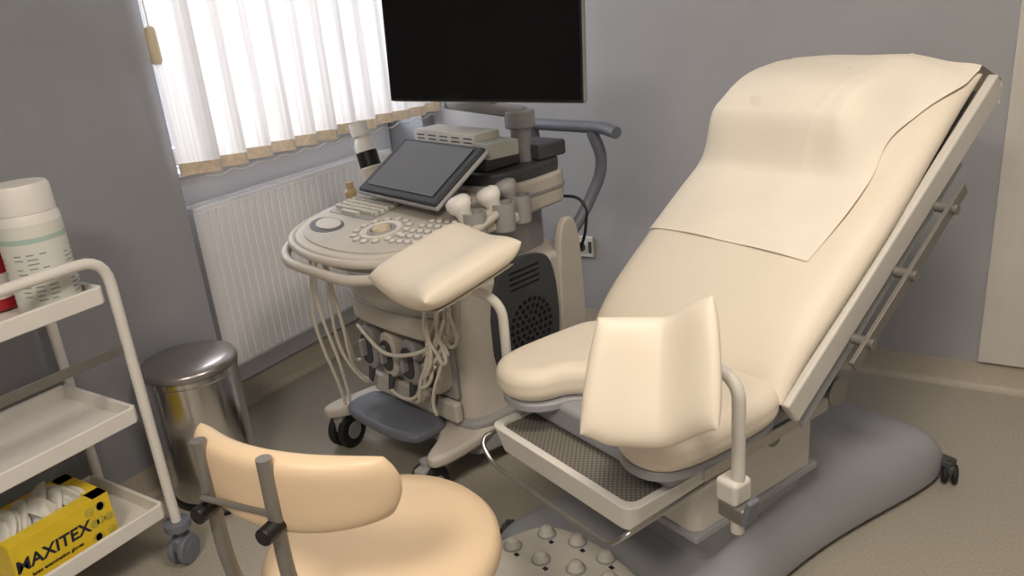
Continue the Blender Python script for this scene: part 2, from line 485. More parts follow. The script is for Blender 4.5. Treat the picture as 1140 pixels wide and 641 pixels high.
cyls('printed_motif', [((bx/2+0.001, 0.09+0.022*cos(a*1.3), 0.07+0.045*sin(a*2.1)), (bx/2+0.002, 0.09+0.022*cos(a*1.3), 0.07+0.045*sin(a*2.1)), 0.012) for a in range(9)], leaf, o, 0, 14)

# ------------------------------------------------------------------ stool
o = empty('examiner_stool', (-0.885, 0.84, 0), radians(8))
lathe('seat', [(0.0, 0.450), (0.17, 0.450), (0.20, 0.460), (0.212, 0.480), (0.210, 0.505), (0.197, 0.521), (0.16, 0.528), (0.0, 0.531)], tan_m, o, seg=72, ang=60)
lathe('seat_plate', [(0.0, 0.435), (0.12, 0.435), (0.12, 0.451), (0.0, 0.451)], dark_m, o)
cyl('gas_column', (0, 0, 0.12), (0, 0, 0.445), 0.025, steel_m, o)
cyl('column_sleeve', (0, 0, 0.08), (0, 0, 0.28), 0.036, bar_m, o)
for i in range(5):
    a = 2*pi*i/5+0.3
    e_ = Vector((cos(a)*0.27, sin(a)*0.27, 0.085))
    cyl('base_leg_%d' % i, (cos(a)*0.02, sin(a)*0.02, 0.12), e_, 0.024, bar_m, o, r2=0.015)
    caster('caster_%d' % i, o, e_.x, e_.y, 0.028, rubber_m, bar_m, ang=a+0.5, w=0.02, top=0.03)
def sb(u, v):
    ph = u*0.80 + 0.08
    R_ = 0.24
    return Vector((R_*sin(ph)-0.024, -0.222+R_*(1-cos(ph)), 0.766+0.064*v - 0.012*u - 0.012*v*u*u))
cushion('backrest', sb, 0.022, tan_m, o, n=40, p=6, k=0.2, m=20)
for i, x in enumerate((-0.118, 0.014)):
    rtube('back_bar_%d' % i, [(x, -0.242+(x+0.02)**2*1.5, 0.833), (x, -0.245+(x+0.02)**2*1.5, 0.62), (x*0.95, -0.20, 0.445), (x*0.9, -0.02, 0.441)], 0.06, 0.0115, bar_m, o)
    cyl('bar_knob_%d' % i, (x, -0.276+abs(x)*0.1, 0.724), (x, -0.215, 0.724), 0.0135, black_m, o, bevel=0.003)
cyl('bar_crosspiece', (-0.118, -0.245, 0.745), (0.014, -0.245, 0.745), 0.005, bar_m, o)

# ------------------------------------------------------------------ ultrasound machine
U = empty('ultrasound_machine', (-1.487, 2.077, 0), radians(-12))
base_out = smoothpoly([(-0.25, 0.24), (0.25, 0.24), (0.27, 0.1), (0.26, -0.2), (0.285, -0.38), (0.275, -0.51), (0.225, -0.52), (0.18, -0.42), (0.08, -0.33), (-0.10, -0.33), (-0.19, -0.40), (-0.25, -0.53), (-0.31, -0.52), (-0.30, -0.40), (-0.26, -0.2), (-0.27, 0.1)], 3)
prism('base_chassis', base_out, 0.128, 0.168, us_m, U, 0.016, 4)
for i, (x, y) in enumerate(((-0.275, -0.455), (0.215, -0.505), (-0.22, 0.18), (0.2, 0.18))):
    caster('caster_%d' % i, U, x, y, 0.062, rubber_m, us2_m, ang=0.25, w=0.034, top=0.02)
prism('footrest', smoothpoly([(-0.20, -0.33), (0.14, -0.33), (0.17, -0.42), (0.14, -0.51), (-0.20, -0.51), (-0.23, -0.42)], 3), 0.155, 0.19, bluegrey_m, U, 0.016, 4)
prism('lower_body', smoothpoly([(-0.23, 0.21), (0.24, 0.21), (0.25, 0.0), (0.25, -0.28), (0.18, -0.335), (-0.18, -0.335), (-0.24, -0.28), (-0.24, 0)], 2), 0.15, 0.62, us_m, U, 0.02, 4)
prism('body_skirt', smoothpoly([(-0.24, 0.22), (0.25, 0.22), (0.27, 0.0), (0.275, -0.31), (0.2, -0.35), (-0.18, -0.34), (-0.25, -0.28), (-0.25, 0)], 2), 0.075, 0.19, us2_m, U, 0.015)
box('connector_recess', (-0.01, -0.337, 0.36), (0.42, 0.02, 0.20), us2_m, U, 0.01)
for i in range(4):
    x = -0.165+0.105*i
    prism('probe_connector_%d' % i, smoothpoly([(-0.04, -0.075), (0.04, -0.075), (0.042, 0.03), (0.025, 0.08), (-0.025, 0.08), (-0.042, 0.03)], 2), -0.03, 0.03, us_m if i % 2 else us2_m, U, 0.012, 3, (x, -0.365, 0.365), (pi/2, 0, 0))
    prism('connector_face_%d' % i, smoothpoly([(-0.026, -0.05), (0.026, -0.05), (0.028, 0.03), (0.015, 0.055), (-0.015, 0.055), (-0.028, 0.03)], 2), -0.006, 0.006, dark_m, U, 0.004, 2, (x, -0.396, 0.365), (pi/2, 0, 0))
    box('connector_latch_%d' % i, (x, -0.41, 0.375), (0.018, 0.026, 0.06), us2_m, U, 0.007)
    cyl('connector_boot_%d' % i, (x, -0.385, 0.30), (x, -0.40, 0.25), 0.013, dark_m, U, r2=0.008)
prism('front_upper_cover', smoothpoly([(-0.235, -0.30), (0.235, -0.30), (0.245, -0.37), (0.17, -0.415), (-0.17, -0.415), (-0.25, -0.37)], 2), 0.465, 0.64, us_m, U, 0.022, 4)
tube('front_cover_groove', [(-0.235, -0.378, 0.55), (-0.16, -0.412, 0.55), (0.16, -0.412, 0.55), (0.235, -0.375, 0.55)], 0.003, us2_m, U)
box('front_lower_cover', (0, -0.35, 0.225), (0.42, 0.03, 0.07), us_m, U, 0.012)
for sgn in (1, -1):
    nm = 'right' if sgn > 0 else 'left'
    X = 0.25 if sgn > 0 else 0.24
    prism('side_panel_'+nm, smoothpoly([(-0.22, 0.21), (0.05, 0.21), (0.085, 0.40), (0.07, 0.60), (0.0, 0.655), (-0.22, 0.655)], 2), -0.008, 0.008, dark_m, U, 0.004, 2, (sgn*X, 0, 0), (pi/2, 0, pi/2))
    vents = []
    for r_, nn_ in ((0.0, 1), (0.022, 6), (0.044, 12), (0.066, 18), (0.088, 24)):
        for q_ in range(nn_):
            a = 2*pi*q_/nn_
            yy = -0.055+r_*cos(a); zz = 0.42+r_*sin(a)
            vents.append(((sgn*(X+0.0075), yy, zz), (sgn*(X+0.0095), yy, zz), 0.0075))
    cyls('fan_grille_'+nm, vents, black_m, U, seg=10)
    boxes('side_slots_'+nm, [((sgn*(X+0.008), -0.07, 0.56+0.018*q_), (0.003, 0.13, 0.006)) for q_ in range(4)], black_m, U)
    prism('rear_side_strip_'+nm, smoothpoly([(0.085, 0.19), (0.215, 0.19), (0.215, 0.5), (0.20, 0.72), (0.11, 0.72), (0.095, 0.5)], 2), -0.014, 0.014, us_m, U, 0.008, 3, (sgn*(X-0.006), 0, 0), (pi/2, 0, pi/2))
prism('neck_column', smoothpoly([(-0.13, 0.20), (0.15, 0.20), (0.17, 0.0), (0.14, -0.18), (-0.12, -0.18), (-0.14, 0)], 2), 0.60, 0.80, us2_m, U, 0.012)
prism('upper_housing', smoothpoly([(-0.20, 0.26), (0.21, 0.26), (0.23, 0.05), (0.21, -0.12), (-0.2, -0.12), (-0.22, 0.05)], 2), 0.76, 0.865, us_m, U, 0.015)
prism('housing_groove', smoothpoly([(-0.205, 0.265), (0.215, 0.265), (0.235, 0.05), (0.215, -0.125), (-0.205, -0.125), (-0.225, 0.05)], 2), 0.815, 0.822, us2_m, U, 0)
prism('top_deck', smoothpoly([(-0.2, 0.25), (0.20, 0.25), (0.22, 0.05), (0.20, -0.11), (-0.19, -0.11), (-0.21, 0.05)], 2), 0.862, 0.905, dark_m, U, 0.012)
box('console_support', (-0.01, -0.25, 0.74), (0.22, 0.34, 0.09), us2_m, U, 0.03, (radians(6), 0, 0))
# console board
C = empty('console', (0.003, -0.370, 0.80), 0); C.parent = U
C.rotation_euler = (radians(8), 0, radians(-2))
cout = [(x*0.97, y*0.98) for x, y in smoothpoly([(-0.27, 0.24), (0.0, 0.26), (0.27, 0.24), (0.32, 0.08), (0.31, -0.10), (0.22, -0.21), (0.0, -0.25), (-0.22, -0.21), (-0.31, -0.10), (-0.32, 0.08)], 3)]
prism('console_board', cout, -0.02, 0.012, us_m, C, 0.01, 3)
prism('console_tub', [(x*0.9, y*0.9) for x, y in cout], -0.05, -0.018, us2_m, C, 0.014, 3)
prism('console_deck', [(x*0.93, y*0.9+0.005) for x, y in cout], 0.010, 0.016, M('console_top', (196, 190, 180), .5), C, 0.002, 2)
tube('console_rim', [(x*1.03, y*1.04, -0.002) for x, y in cout], 0.012, us_m, C, cyclic=True, flat=True)
tube('palm_handle', [(-0.295, -0.02, -0.03), (-0.295, -0.13, -0.032), (-0.21, -0.235, -0.032), (0.0, -0.265, -0.032), (0.21, -0.235, -0.032), (0.295, -0.13, -0.032), (0.295, -0.02, -0.03)], 0.015, us_m, C)
kb = []
for r_ in range(5):
    for q_ in range(13):
        kb.append(((-0.262+0.017*q_+0.004*(r_ % 2), 0.090-0.020*r_, 0.0225), (0.0125, 0.0145, 0.013)))
kb.append(((-0.16, -0.013, 0.0225), (0.09, 0.013, 0.013)))
boxes('keyboard_keys', kb, key_m, C, 0.0015)
prism('keyboard_bed', rrect(-0.275, -0.04, -0.026, 0.108, 0.015), 0.014, 0.018, us2_m, C)
prism('palm_cutout', smoothpoly([(-0.25, -0.06), (-0.14, -0.055), (-0.08, -0.09), (-0.10, -0.14), (-0.18, -0.15), (-0.25, -0.11)], 3), 0.012, 0.0175, dark_m, C)
prism('palm_insert', smoothpoly([(-0.225, -0.065), (-0.14, -0.062), (-0.10, -0.09), (-0.115, -0.125), (-0.18, -0.13), (-0.225, -0.10)], 3), 0.012, 0.020, us_m, C)
lathe('trackball_dish', [(0.0, 0.016), (0.062, 0.016), (0.062, 0.021), (0.056, 0.023), (0.045, 0.019), (0.032, 0.018)], knob_m, C, (0.065, -0.06, 0))
lathe('trackball_ring', [(0.032, 0.019), (0.034, 0.022), (0.042, 0.022), (0.044, 0.019)], us2_m, C, (0.065, -0.06, 0))
lathe('trackball', [(0.028, 0.016), (0.027, 0.026), (0.02, 0.030), (0.01, 0.032), (0.0, 0.033)], M('trackball_sand', (206, 190, 160), .4), C, (0.065, -0.06, 0), ang=80)
bt = []
for i in range(14):
    a = 2*pi*i/14
    bt.append(((0.065+0.085*cos(a), -0.06+0.077*sin(a), 0.015), (0.065+0.085*cos(a), -0.06+0.077*sin(a), 0.022), 0.0100))
for i in range(5):
    for j in range(5):
        x = 0.17+0.026*i; y = -0.10+0.036*j+0.006*i
        if (x/0.28)**2+(y/0.215)**2 < 0.95: bt.append(((x, y, 0.015), (x, y, 0.022), 0.0090))
for i in range(9):
    bt.append(((-0.20+0.030*i, 0.135, 0.015), (-0.20+0.030*i, 0.135, 0.023), 0.009))
cyls('control_buttons', bt, knob_m, C, 0.003, 18)
cyls('button_surrounds', [(a, Vector(a)+Vector((0, 0, 0.0025)), r_+0.003) for a, b_, r_ in bt], us2_m, C, 0, 18)
cyls('rotary_knobs', [((-0.25+0.055*i, 0.168-abs(i-4)*0.002, 0.014), (-0.25+0.055*i, 0.170, 0.040), 0.014, 0.011) for i in range(9)], dark_m, C, 0.003, 20)
cyls('knob_caps', [((-0.25+0.055*i, 0.170, 0.040), (-0.25+0.055*i, 0.170, 0.043), 0.010) for i in range(9)], knob_m, C, 0.001, 20)
# touchscreen
T = empty('touchscreen', (0.012, -0.232, 0.940)); T.parent = U
T.rotation_euler = (radians(32), 0, radians(-5))
box('touch_housing', (0, 0, -0.012), (0.41, 0.235, 0.022), M('touch_bezel', (52, 56, 62), .5, spec=.3), T, 0.008)
box('touch_frame_light', (0, 0, -0.018), (0.422, 0.246, 0.014), us2_m, T, 0.006)
box('touch_glass', (0, 0.004, 0.0005), (0.345, 0.195, 0.003), touch_m, T, 0.001)
box('touch_back_hinge', (0, -0.03, -0.05), (0.22, 0.13, 0.07), us2_m, T, 0.02)
# probes
for i, (x, y) in enumerate(((0.29, -0.28), (0.295, -0.17), (0.275, -0.08))):
    lathe('probe_holder_%d' % i, [(0.018, 0.0), (0.032, 0.005), (0.036, 0.085), (0.03, 0.085), (0.026, 0.03)], us2_m, U, (x, y, 0.765), seg=28)
    lathe('probe_%d' % i, [(0.012, 0.0), (0.02, 0.03), (0.022, 0.08), (0.033, 0.094), (0.037, 0.106), (0.035, 0.120), (0.022, 0.128), (0.0, 0.131)], white_m if i < 2 else us2_m, U, (x, y, 0.775), (radians(14), radians(-16), 0), seg=28, ang=60)
box('holder_bracket', (0.255, -0.18, 0.79), (0.08, 0.26, 0.035), us_m, U, 0.012)
# gel bottle
G = empty('gel_bottle', (-0.345, -0.14, 0.86)); G.parent = U; G.rotation_euler = (0, radians(-16), 0); G.scale = (1.3, 1.3, 1.15)
lathe('bottle', [(0.0, 0.0), (0.025, 0.0), (0.027, 0.01), (0.027, 0.10), (0.02, 0.12), (0.016, 0.125)], white_m, G, seg=28)
lathe('bottle_label', [(0.0275, 0.035), (0.0275, 0.08)], black_m, G, seg=28)
lathe('bottle_cap', [(0.02, 0.122), (0.024, 0.128), (0.024, 0.165), (0.0, 0.168)], white_m, G, seg=28)
lathe('bottle_holder', [(0.025, -0.02), (0.032, -0.02), (0.033, 0.03), (0.03, 0.03)], us_m, G, seg=28)
tube('bottle_holder_arm', [(-0.34, -0.14, 0.86), (-0.28, -0.15, 0.83), (-0.22, -0.18, 0.81)], 0.012, us_m, U)
lathe('amber_gel_cap', [(0.018, 0.0), (0.02, 0.03), (0.012, 0.04), (0.012, 0.06), (0.0, 0.062)], M('amber', (170, 146, 110), .4), U, (-0.29, -0.28, 0.82), seg=24)
# cartons on the deck
CB = empty('probe_cover_carton', (-0.03, -0.03, 0.985), radians(-4)); CB.parent = U
box('carton', (0, 0, 0), (0.31, 0.10, 0.070), M('carton_pale', (216, 213, 203), .6), CB, 0.002)
text('carton_name', 'Ultrasound Probe Cover', 0.022, (0.0, -0.0512, -0.024), (pi/2, 0, 0), ink_m, CB)
boxes('carton_print', [((-0.12+0.06*k_, -0.0505, 0.02-0.012*(j_)), (0.04, 0.001, 0.004)) for k_ in range(5) for j_ in range(2)], dark_m, CB)
box('deck_printer', (-0.01, -0.01, 0.928), (0.33, 0.15, 0.045), dark_m, U, 0.008)
box('small_carton', (0.165, -0.05, 0.975), (0.085, 0.11, 0.045), M('carton_grey', (180, 184, 176), .6), U, 0.002, (0, 0, radians(-10)))
# rear handle
rtube('rear_handle', [(-0.05, 0.33, 0.975), (0.28, 0.33, 0.975), (0.345, 0.31, 0.965)], 0.04, 0.020, bluegrey_m, U)
for sgn in (-1, 1):
    tube('handle_arm_%d' % (sgn+1), [(0.1+sgn*0.13, 0.33, 0.965), (0.11+sgn*0.145, 0.34, 0.86), (0.1+sgn*0.13, 0.30, 0.74), (0.08+sgn*0.12, 0.18, 0.60)], 0.02, bluegrey_m, U)
box('rear_printer', (0.1, 0.17, 0.93), (0.2, 0.13, 0.05), dark_m, U, 0.01)
# monitor arm + monitor
cyl('monitor_post', (0.13, 0.1, 0.90), (0.13, 0.1, 1.03), 0.032, us2_m, U, bevel=0.004)
cyl('arm_pivot', (0.13, 0.1, 1.01), (0.13, 0.1, 1.065), 0.048, us2_m, U, bevel=0.006)
box('arm_lower', (0.02, 0.06, 1.075), (0.28, 0.065, 0.035), us2_m, U, 0.014, (0, radians(8), radians(18)))
rtube('arm_mid', [(-0.09, 0.02, 1.095), (0.05, -0.06, 1.11), (0.25, -0.12, 1.14)], 0.05, 0.022, us2_m, U)
rtube('arm_upper', [(0.25, -0.12, 1.14), (0.29, -0.125, 1.2), (0.29, -0.16, 1.32)], 0.03, 0.024, us2_m, U)
Mo = empty('monitor', (0.297, -0.20, 1.322)); Mo.parent = U; Mo.rotation_euler = (radians(-2), radians(1.2), radians(13))
box('monitor_bezel', (0, 0, 0), (0.618, 0.022, 0.370), M('bezel_grey', (120, 120, 120), .4), Mo, 0.009, seg=4)
box('monitor_front', (0, -0.0105, 0), (0.612, 0.004, 0.364), black_m, Mo, 0.0015)
box('monitor_glass', (0, -0.0128, 0.0), (0.60, 0.002, 0.35), screen_m, Mo, 0.0)
box('monitor_back', (0, 0.024, 0), (0.3, 0.04, 0.2), us_m, Mo, 0.015)
# cables
def hangcable(name, a, b, drop, r=0.0045, sway=0.02, mat=cable_m):
    a = Vector(a); b = Vector(b); pts = []
    k = 7
    ph = random.uniform(0, 6)
    for i in range(k+1):
        t = i/k
        p = a.lerp(b, t); p.z -= drop*4*t*(1-t)
        p.x += sway*sin(ph+5*t)*sin(pi*t); p.y -= abs(sway)*0.8*sin(pi*t)
        pts.append(p)
    tube(name, pts, r, mat, U)
cs = [((-0.25, -0.45, 0.745), (-0.165, -0.40, 0.25), 0.10), ((-0.23, -0.50, 0.745), (-0.25, -0.46, 0.165), 0.02), ((-0.20, -0.48, 0.745), (-0.165, -0.40, 0.25), 0.12),
      ((-0.27, -0.42, 0.745), (-0.24, -0.38, 0.30), 0.12), ((-0.24, -0.47, 0.745), (-0.25, -0.44, 0.17), -0.02)]
for i, (a, b, dr) in enumerate(cs): hangcable('left_cable_%d' % i, a, b, dr, 0.0055, 0.03)
for i in range(9):
    hangcable('right_cable_%d' % i, (0.30-0.013*i, -0.33-0.02*(i % 4), 0.76), (0.30-0.017*i, -0.43-0.008*(i % 3), 0.50-0.02*i), 0.06+0.02*(i % 3), 0.0055, 0.045)
hangcable('loop_cable_0', (0.15, -0.40, 0.25), (0.29, -0.41, 0.60), 0.12, 0.006, 0.03)
hangcable('loop_cable_1', (0.045, -0.40, 0.25), (0.29, -0.43, 0.58), 0.08, 0.006, 0.03)
hangcable('loop_cable_2', (-0.16, -0.42, 0.46), (0.24, -0.43, 0.50), 0.07, 0.006, 0.02)
hangcable('loop_cable_4', (-0.06, -0.40, 0.25), (0.28, -0.42, 0.50), 0.08, 0.006, 0.02)
tube('black_power_cable', [(0.14, 0.24, 0.76), (0.22, 0.27, 0.74), (0.24, 0.26, 0.66), (0.20, 0.22, 0.50), (0.18, 0.20, 0.30)], 0.005, black_m, U)
box('cable_hook', (0.27, -0.36, 0.62), (0.03, 0.06, 0.03), white_m, U, 0.008)
rtube('cable_hanger', [(0.22, -0.30, 0.78), (0.28, -0.36, 0.72), (0.28, -0.38, 0.54), (0.28, -0.42, 0.52)], 0.03, 0.013, us_m, U)

# ------------------------------------------------------------------ gynaecological chair
K = empty('gynecological_exam_chair', (-0.572, 1.834, 0), radians(-22))
V = []; F = []
NX, NY = 28, 48
def sst(a, b, x):
    t = max(0, min(1, (x-a)/(b-a))); return t*t*(3-2*t)
def bw(y):
    t = (y+0.60)/1.20
    return 0.285 + 0.022*cos(2*pi*t)
for j in range(NY+1):
    t = j/NY
    tt = 0.5-0.5*cos(pi*t)
    y = -0.60+1.20*tt
    q = abs(2*tt-1)
    endf = sqrt(max(0, 1-q**14))
    w = bw(y)*(0.86+0.14*max(0, 1-q**12)**0.5)
    for i in range(NX+1):
        s = sin(pi/2*(2*i/NX-1))
        ed = max(0, 1-abs(s)**10)**0.5
        hump = 0.11*math.exp(-((y-0.02)/0.30)**4)*max(0, 1-abs(s)**2.4)
        side = 0.02*sst(-0.3, 0.1, y) + 0.02*sst(0.0, 0.5, y)
        z = 0.04 + (0.085+side+hump)*ed*endf
        V.append((s*w, y, z))
for j in range(NY):
    for i in range(NX):
        a = j*(NX+1)+i
        F.append((a, a+1, a+NX+2, a+NX+1))
bd = [i for i in range(NX+1)] + [j*(NX+1)+NX for j in range(1, NY+1)] + [NY*(NX+1)+i for i in range(NX-1, -1, -1)] + [j*(NX+1) for j in range(NY-1, 0, -1)]
k0 = len(V)
for b_ in bd: V.append((V[b_][0]*0.99, V[b_][1]*0.99, 0.022))
for q_ in range(len(bd)):
    F.append((bd[q_], bd[(q_+1) % len(bd)], k0+(q_+1) % len(bd), k0+q_))
F.append(tuple(range(k0, k0+len(bd))))
mesh('base_cover', V, F, chairgrey_m, K, ang=60)
for i, (x, y) in enumerate(((-0.315, -0.52), (0.315, -0.52), (-0.29, 0.56), (0.315, 0.565))):
    box('caster_bracket_%d' % i, (x*0.93, y, 0.062), (0.06, 0.04, 0.02), dark_m, K, 0.005)
    caster('caster_%d' % i, K, x, y, 0.028, rubber_m, dark_m, ang=0.5*(1 if x > 0 else -1), w=0.02, top=0.02)
# pedal unit
px_ = 0.025; py_ = -0.035
po = [(x+px_, y+py_) for x, y in smoothpoly([(-0.19, -0.69), (-0.22, -0.57), (-0.18, -0.46), (-0.06, -0.42), (0.12, -0.43), (0.23, -0.49), (0.24, -0.60), (0.16, -0.68), (0.04, -0.64), (-0.08, -0.70)], 3)]
prism('pedal_plate', po, 0.03, 0.152, M('pedal_plate_beige', (216, 212, 202), .45), K, 0.02, 5)
pk = [(-0.165, -0.59), (-0.145, -0.50), (-0.08, -0.57), (-0.07, -0.465), (0.0, -0.53), (0.02, -0.455), (0.08, -0.50), (0.15, -0.475), (0.08, -0.585), (0.16, -0.56), (0.0, -0.615)]
pk = [(x+px_, y+py_) for x, y in pk]
for i, (x, y) in enumerate(pk):
    lathe('pedal_collar_%d' % i, [(0.024, 0.0), (0.024, 0.003), (0.02, 0.004)], chairgrey_m, K, (x, y, 0.151), seg=24)
    lathe('pedal_button_%d' % i, [(0.020, 0.0), (0.020, 0.007), (0.015, 0.010), (0.015, 0.016), (0.010, 0.021), (0.0, 0.022)], key_m, K, (x, y, 0.152), seg=24, ang=70)
boxes('pedal_icons', [((x+0.032, y-0.012, 0.1523), (0.012, 0.010, 0.001)) for x, y in pk[:8]], ink_m, K)
# lift + housing
prism('lift_column', rrect(-0.17, 0.2, -0.33, 0.06, 0.05), 0.12, 0.30, chairgrey_m, K, 0.01)
prism('mechanism_housing', rrect(-0.20, 0.24, -0.40, 0.02, 0.03), 0.26, 0.45, chairlight_m, K, 0.012)
box('housing_lower_trim', (0.02, -0.19, 0.27), (0.455, 0.435, 0.02), chairgrey_m, K, 0.006)
box('housing_badge', (0.10, -0.4005, 0.33), (0.03, 0.002, 0.045), dark_m, K, 0.001)
box('seat_frame', (0.03, -0.24, 0.48), (0.46, 0.52, 0.07), chairgrey_m, K, 0.015)
cyls('pivot_bosses', [((0.26, 0.0, 0.50), (0.31, 0.0, 0.50), 0.035), ((0.24, -0.18, 0.44), (0.275, -0.18, 0.44), 0.022), ((-0.26, 0.0, 0.50), (-0.22, 0.0, 0.50), 0.035)], bar_m, K, 0.005, 24)
for sgn in (-1, 1):
    box('seat_side_rail_%d' % (sgn+1), (0.03+sgn*0.285, -0.26, 0.495), (0.012, 0.40, 0.028), steel_m, K, 0.002)
    boxes('rail_spacers_%d' % (sgn+1), [((0.03+sgn*0.26, yy, 0.495), (0.045, 0.03, 0.02)) for yy in (-0.40, -0.26, -0.12)], bar_m, K, 0.002)
so = [(-0.265, -0.20), (-0.02, -0.20), (0.25, -0.20), (0.33, -0.22), (0.335, -0.38), (0.325, -0.52), (0.275, -0.575), (0.20, -0.575), (0.14, -0.53), (0.12, -0.46), (0.02, -0.41),
      (-0.07, -0.46), (-0.085, -0.54), (-0.14, -0.585), (-0.215, -0.58), (-0.262, -0.53), (-0.27, -0.38)]
sp_ = smoothpoly(so, 3)
prism('seat_cushion', sp_, 0.518, 0.602, vinyl_m, K, 0.036, 6)
prism('seat_shell', [(x*0.96+0.001, y*0.97-0.008) for x, y in sp_], 0.500, 0.522, chairgrey_m, K, 0.006)
# backrest
prf = [(-0.235, 0.555), (-0.16, 0.635), (-0.08, 0.70), (0.02, 0.775), (0.12, 0.85), (0.22, 0.925), (0.32, 1.0), (0.42, 1.07), (0.53, 1.135)]
def pr(t):
    x = (t*0.5+0.5)*(len(prf)-1); i = max(0, min(len(prf)-2, int(x))); fr_ = x-i
    p0 = prf[max(0, i-1)]; p1 = prf[i]; p2 = prf[i+1]; p3 = prf[min(len(prf)-1, i+2)]
    def cr(a, b, c, d_): return 0.5*((2*b)+(-a+c)*fr_+(2*a-5*b+4*c-d_)*fr_**2+(-a+3*b-3*c+d_)*fr_**3)
    return cr(p0[0], p1[0], p2[0], p3[0]), cr(p0[1], p1[1], p2[1], p3[1])
def bk(u, v):
    y, z = pr(v)
    w = 0.30 if v < 0 else 0.30-0.02*v
    return Vector((0.03+w*u, y, z))
def bulge(u, v):
    return 0.098*sst(0.14, 0.40, v)*(1-0.75*sst(0.5, 1.0, v))*sst(-1.05, -0.8, u)*(1-sst(0.40, 0.80, u)) + 0.012*sst(-0.9, -0.4, v)*(1-sst(-0.3, 0.2, v))*(1-u*u)
cushion('backrest_cushion', bk, 0.045, vinyl_m, K, n=40, m=60, p=7, k=0.05, bulge=bulge)
def nrm(u, v):
    y0_, z0_ = pr(v-0.02); y1_, z1_ = pr(v+0.02)
    d_ = Vector((0, y1_-y0_, z1_-z0_)).normalized()
    return Vector((0, -d_.z, d_.y))
V = []; F = []
PU, PV = 60, 90
for j in range(PV+1):
    v = -0.30 + 1.38*j/PV
    for i in range(PU+1):
        u = -0.955 + (1.66+0.05*sin(5*v+1)*(1-sst(0.6, 0.9, v))+0.27*sst(0.3, 0.9, v))*i/PU
        u = min(u, 0.965)
        vv = min(v, 0.97)
        e = sqrt(max(0, 1-abs(u)**7))*sqrt(max(0, 1-abs(vv)**7))
        ew = i/PU
        rip = 0.0015*sin(9*u+5*v) + 0.003*sin(14*v+3*u)*sst(0.0, 0.5, v) + 0.003*sst(0.75, 1, ew)*(1+sin(11*v+1.3))
        rip += 0.003*math.exp(-((u-0.1-0.3*v)/0.02)**2)*sst(-0.2, 0.3, v)
        p_ = bk(u, vv) + nrm(u, vv)*(0.045*e + bulge(u, vv)*min(1, e*1.5) + 0.004 + rip)
        if v > 0.97:
            x_ = (v-0.97)
            p_ += Vector((0, 0.12*min(x_, 0.05)/0.05, -1.0*x_+0.012))
        V.append(p_)
for j in range(PV):
    for i in range(PU):
        a = j*(PU+1)+i
        F.append((a, a+1, a+PU+2, a+PU+1))
mesh('paper_sheet', V, F, paper_m, K, ang=80)
def along(x, s0, s1, off, w, h, name, mat, bev=0.006):
    a = Vector((x, *pr(s0))); b = Vector((x, *pr(s1)))
    d_ = (b-a); L_ = d_.length; ang = math.atan2(d_.z, d_.y)
    n_ = Vector((0, -sin(ang), cos(ang)))
    c_ = (a+b)/2 + n_*off
    return box(name, c_, (w, L_, h), mat, K, bev, (ang, 0, 0))
along(0.325, -0.97, 0.99, -0.034, 0.024, 0.065, 'back_frame_right', chairlight_m)
along(-0.265, -0.97, 0.99, -0.050, 0.022, 0.05, 'back_frame_left', chairlight_m)
along(0.03, -0.95, 0.97, -0.058, 0.56, 0.018, 'back_plate', chairgrey_m)
along(0.375, -0.60, 0.42, -0.085, 0.010, 0.03, 'accessory_rail', bar_m, 0.001)
for i, s_ in enumerate((-0.45, -0.08, 0.30)):
    p_ = Vector((0.34, *pr(s_))) + Vector((0, 0.05, -0.07))
    cyl('rail_knob_%d' % i, p_, p_+Vector((0.050, 0, 0)), 0.012, bar_m, K, bevel=0.002)
along(0.31, -0.95, 0.6, -0.095, 0.03, 0.05, 'back_hinge_arm_right', chairgrey_m)
along(-0.23, -0.9, 0.2, -0.095, 0.03, 0.05, 'back_hinge_arm_left', chairgrey_m)
cyl('back_actuator', (0.03, -0.05, 0.36), (0.03, 0.17, 0.80), 0.024, bar_m, K)
# tray
TR = empty('tray', (0.02, -0.425, 0.385)); TR.parent = K
to = rrect(-0.24, 0.24, -0.18, 0.16, 0.03)
ti = rrect(-0.22, 0.22, -0.16, 0.14, 0.025)
n = len(to)
V = [(x*0.93, y*0.93, 0) for x, y in to] + [(x, y, 0.065) for x, y in to] + [(x, y, 0.065) for x, y in ti] + [(x*0.93, y*0.93, 0.006) for x, y in ti]
F = []
for l in range(3):
    for i in range(n): F.append((l*n+i, l*n+(i+1) % n, (l+1)*n+(i+1) % n, (l+1)*n+i))
F += [tuple(range(n)), tuple(range(3*n, 4*n))]
mesh('tray_basin', V, F, white_m, TR, bevel=0.003)
prism('tray_mesh', ti, 0.052, 0.056, mesh_m, TR)
rtube('tray_wire', [(-0.225, 0.12, 0.045), (-0.25, -0.205, 0.03), (-0.20, -0.205, -0.02), (0.20, -0.205, -0.02), (0.25, -0.205, 0.03), (0.25, 0.12, 0.045)], 0.03, 0.0055, steel_m, TR)
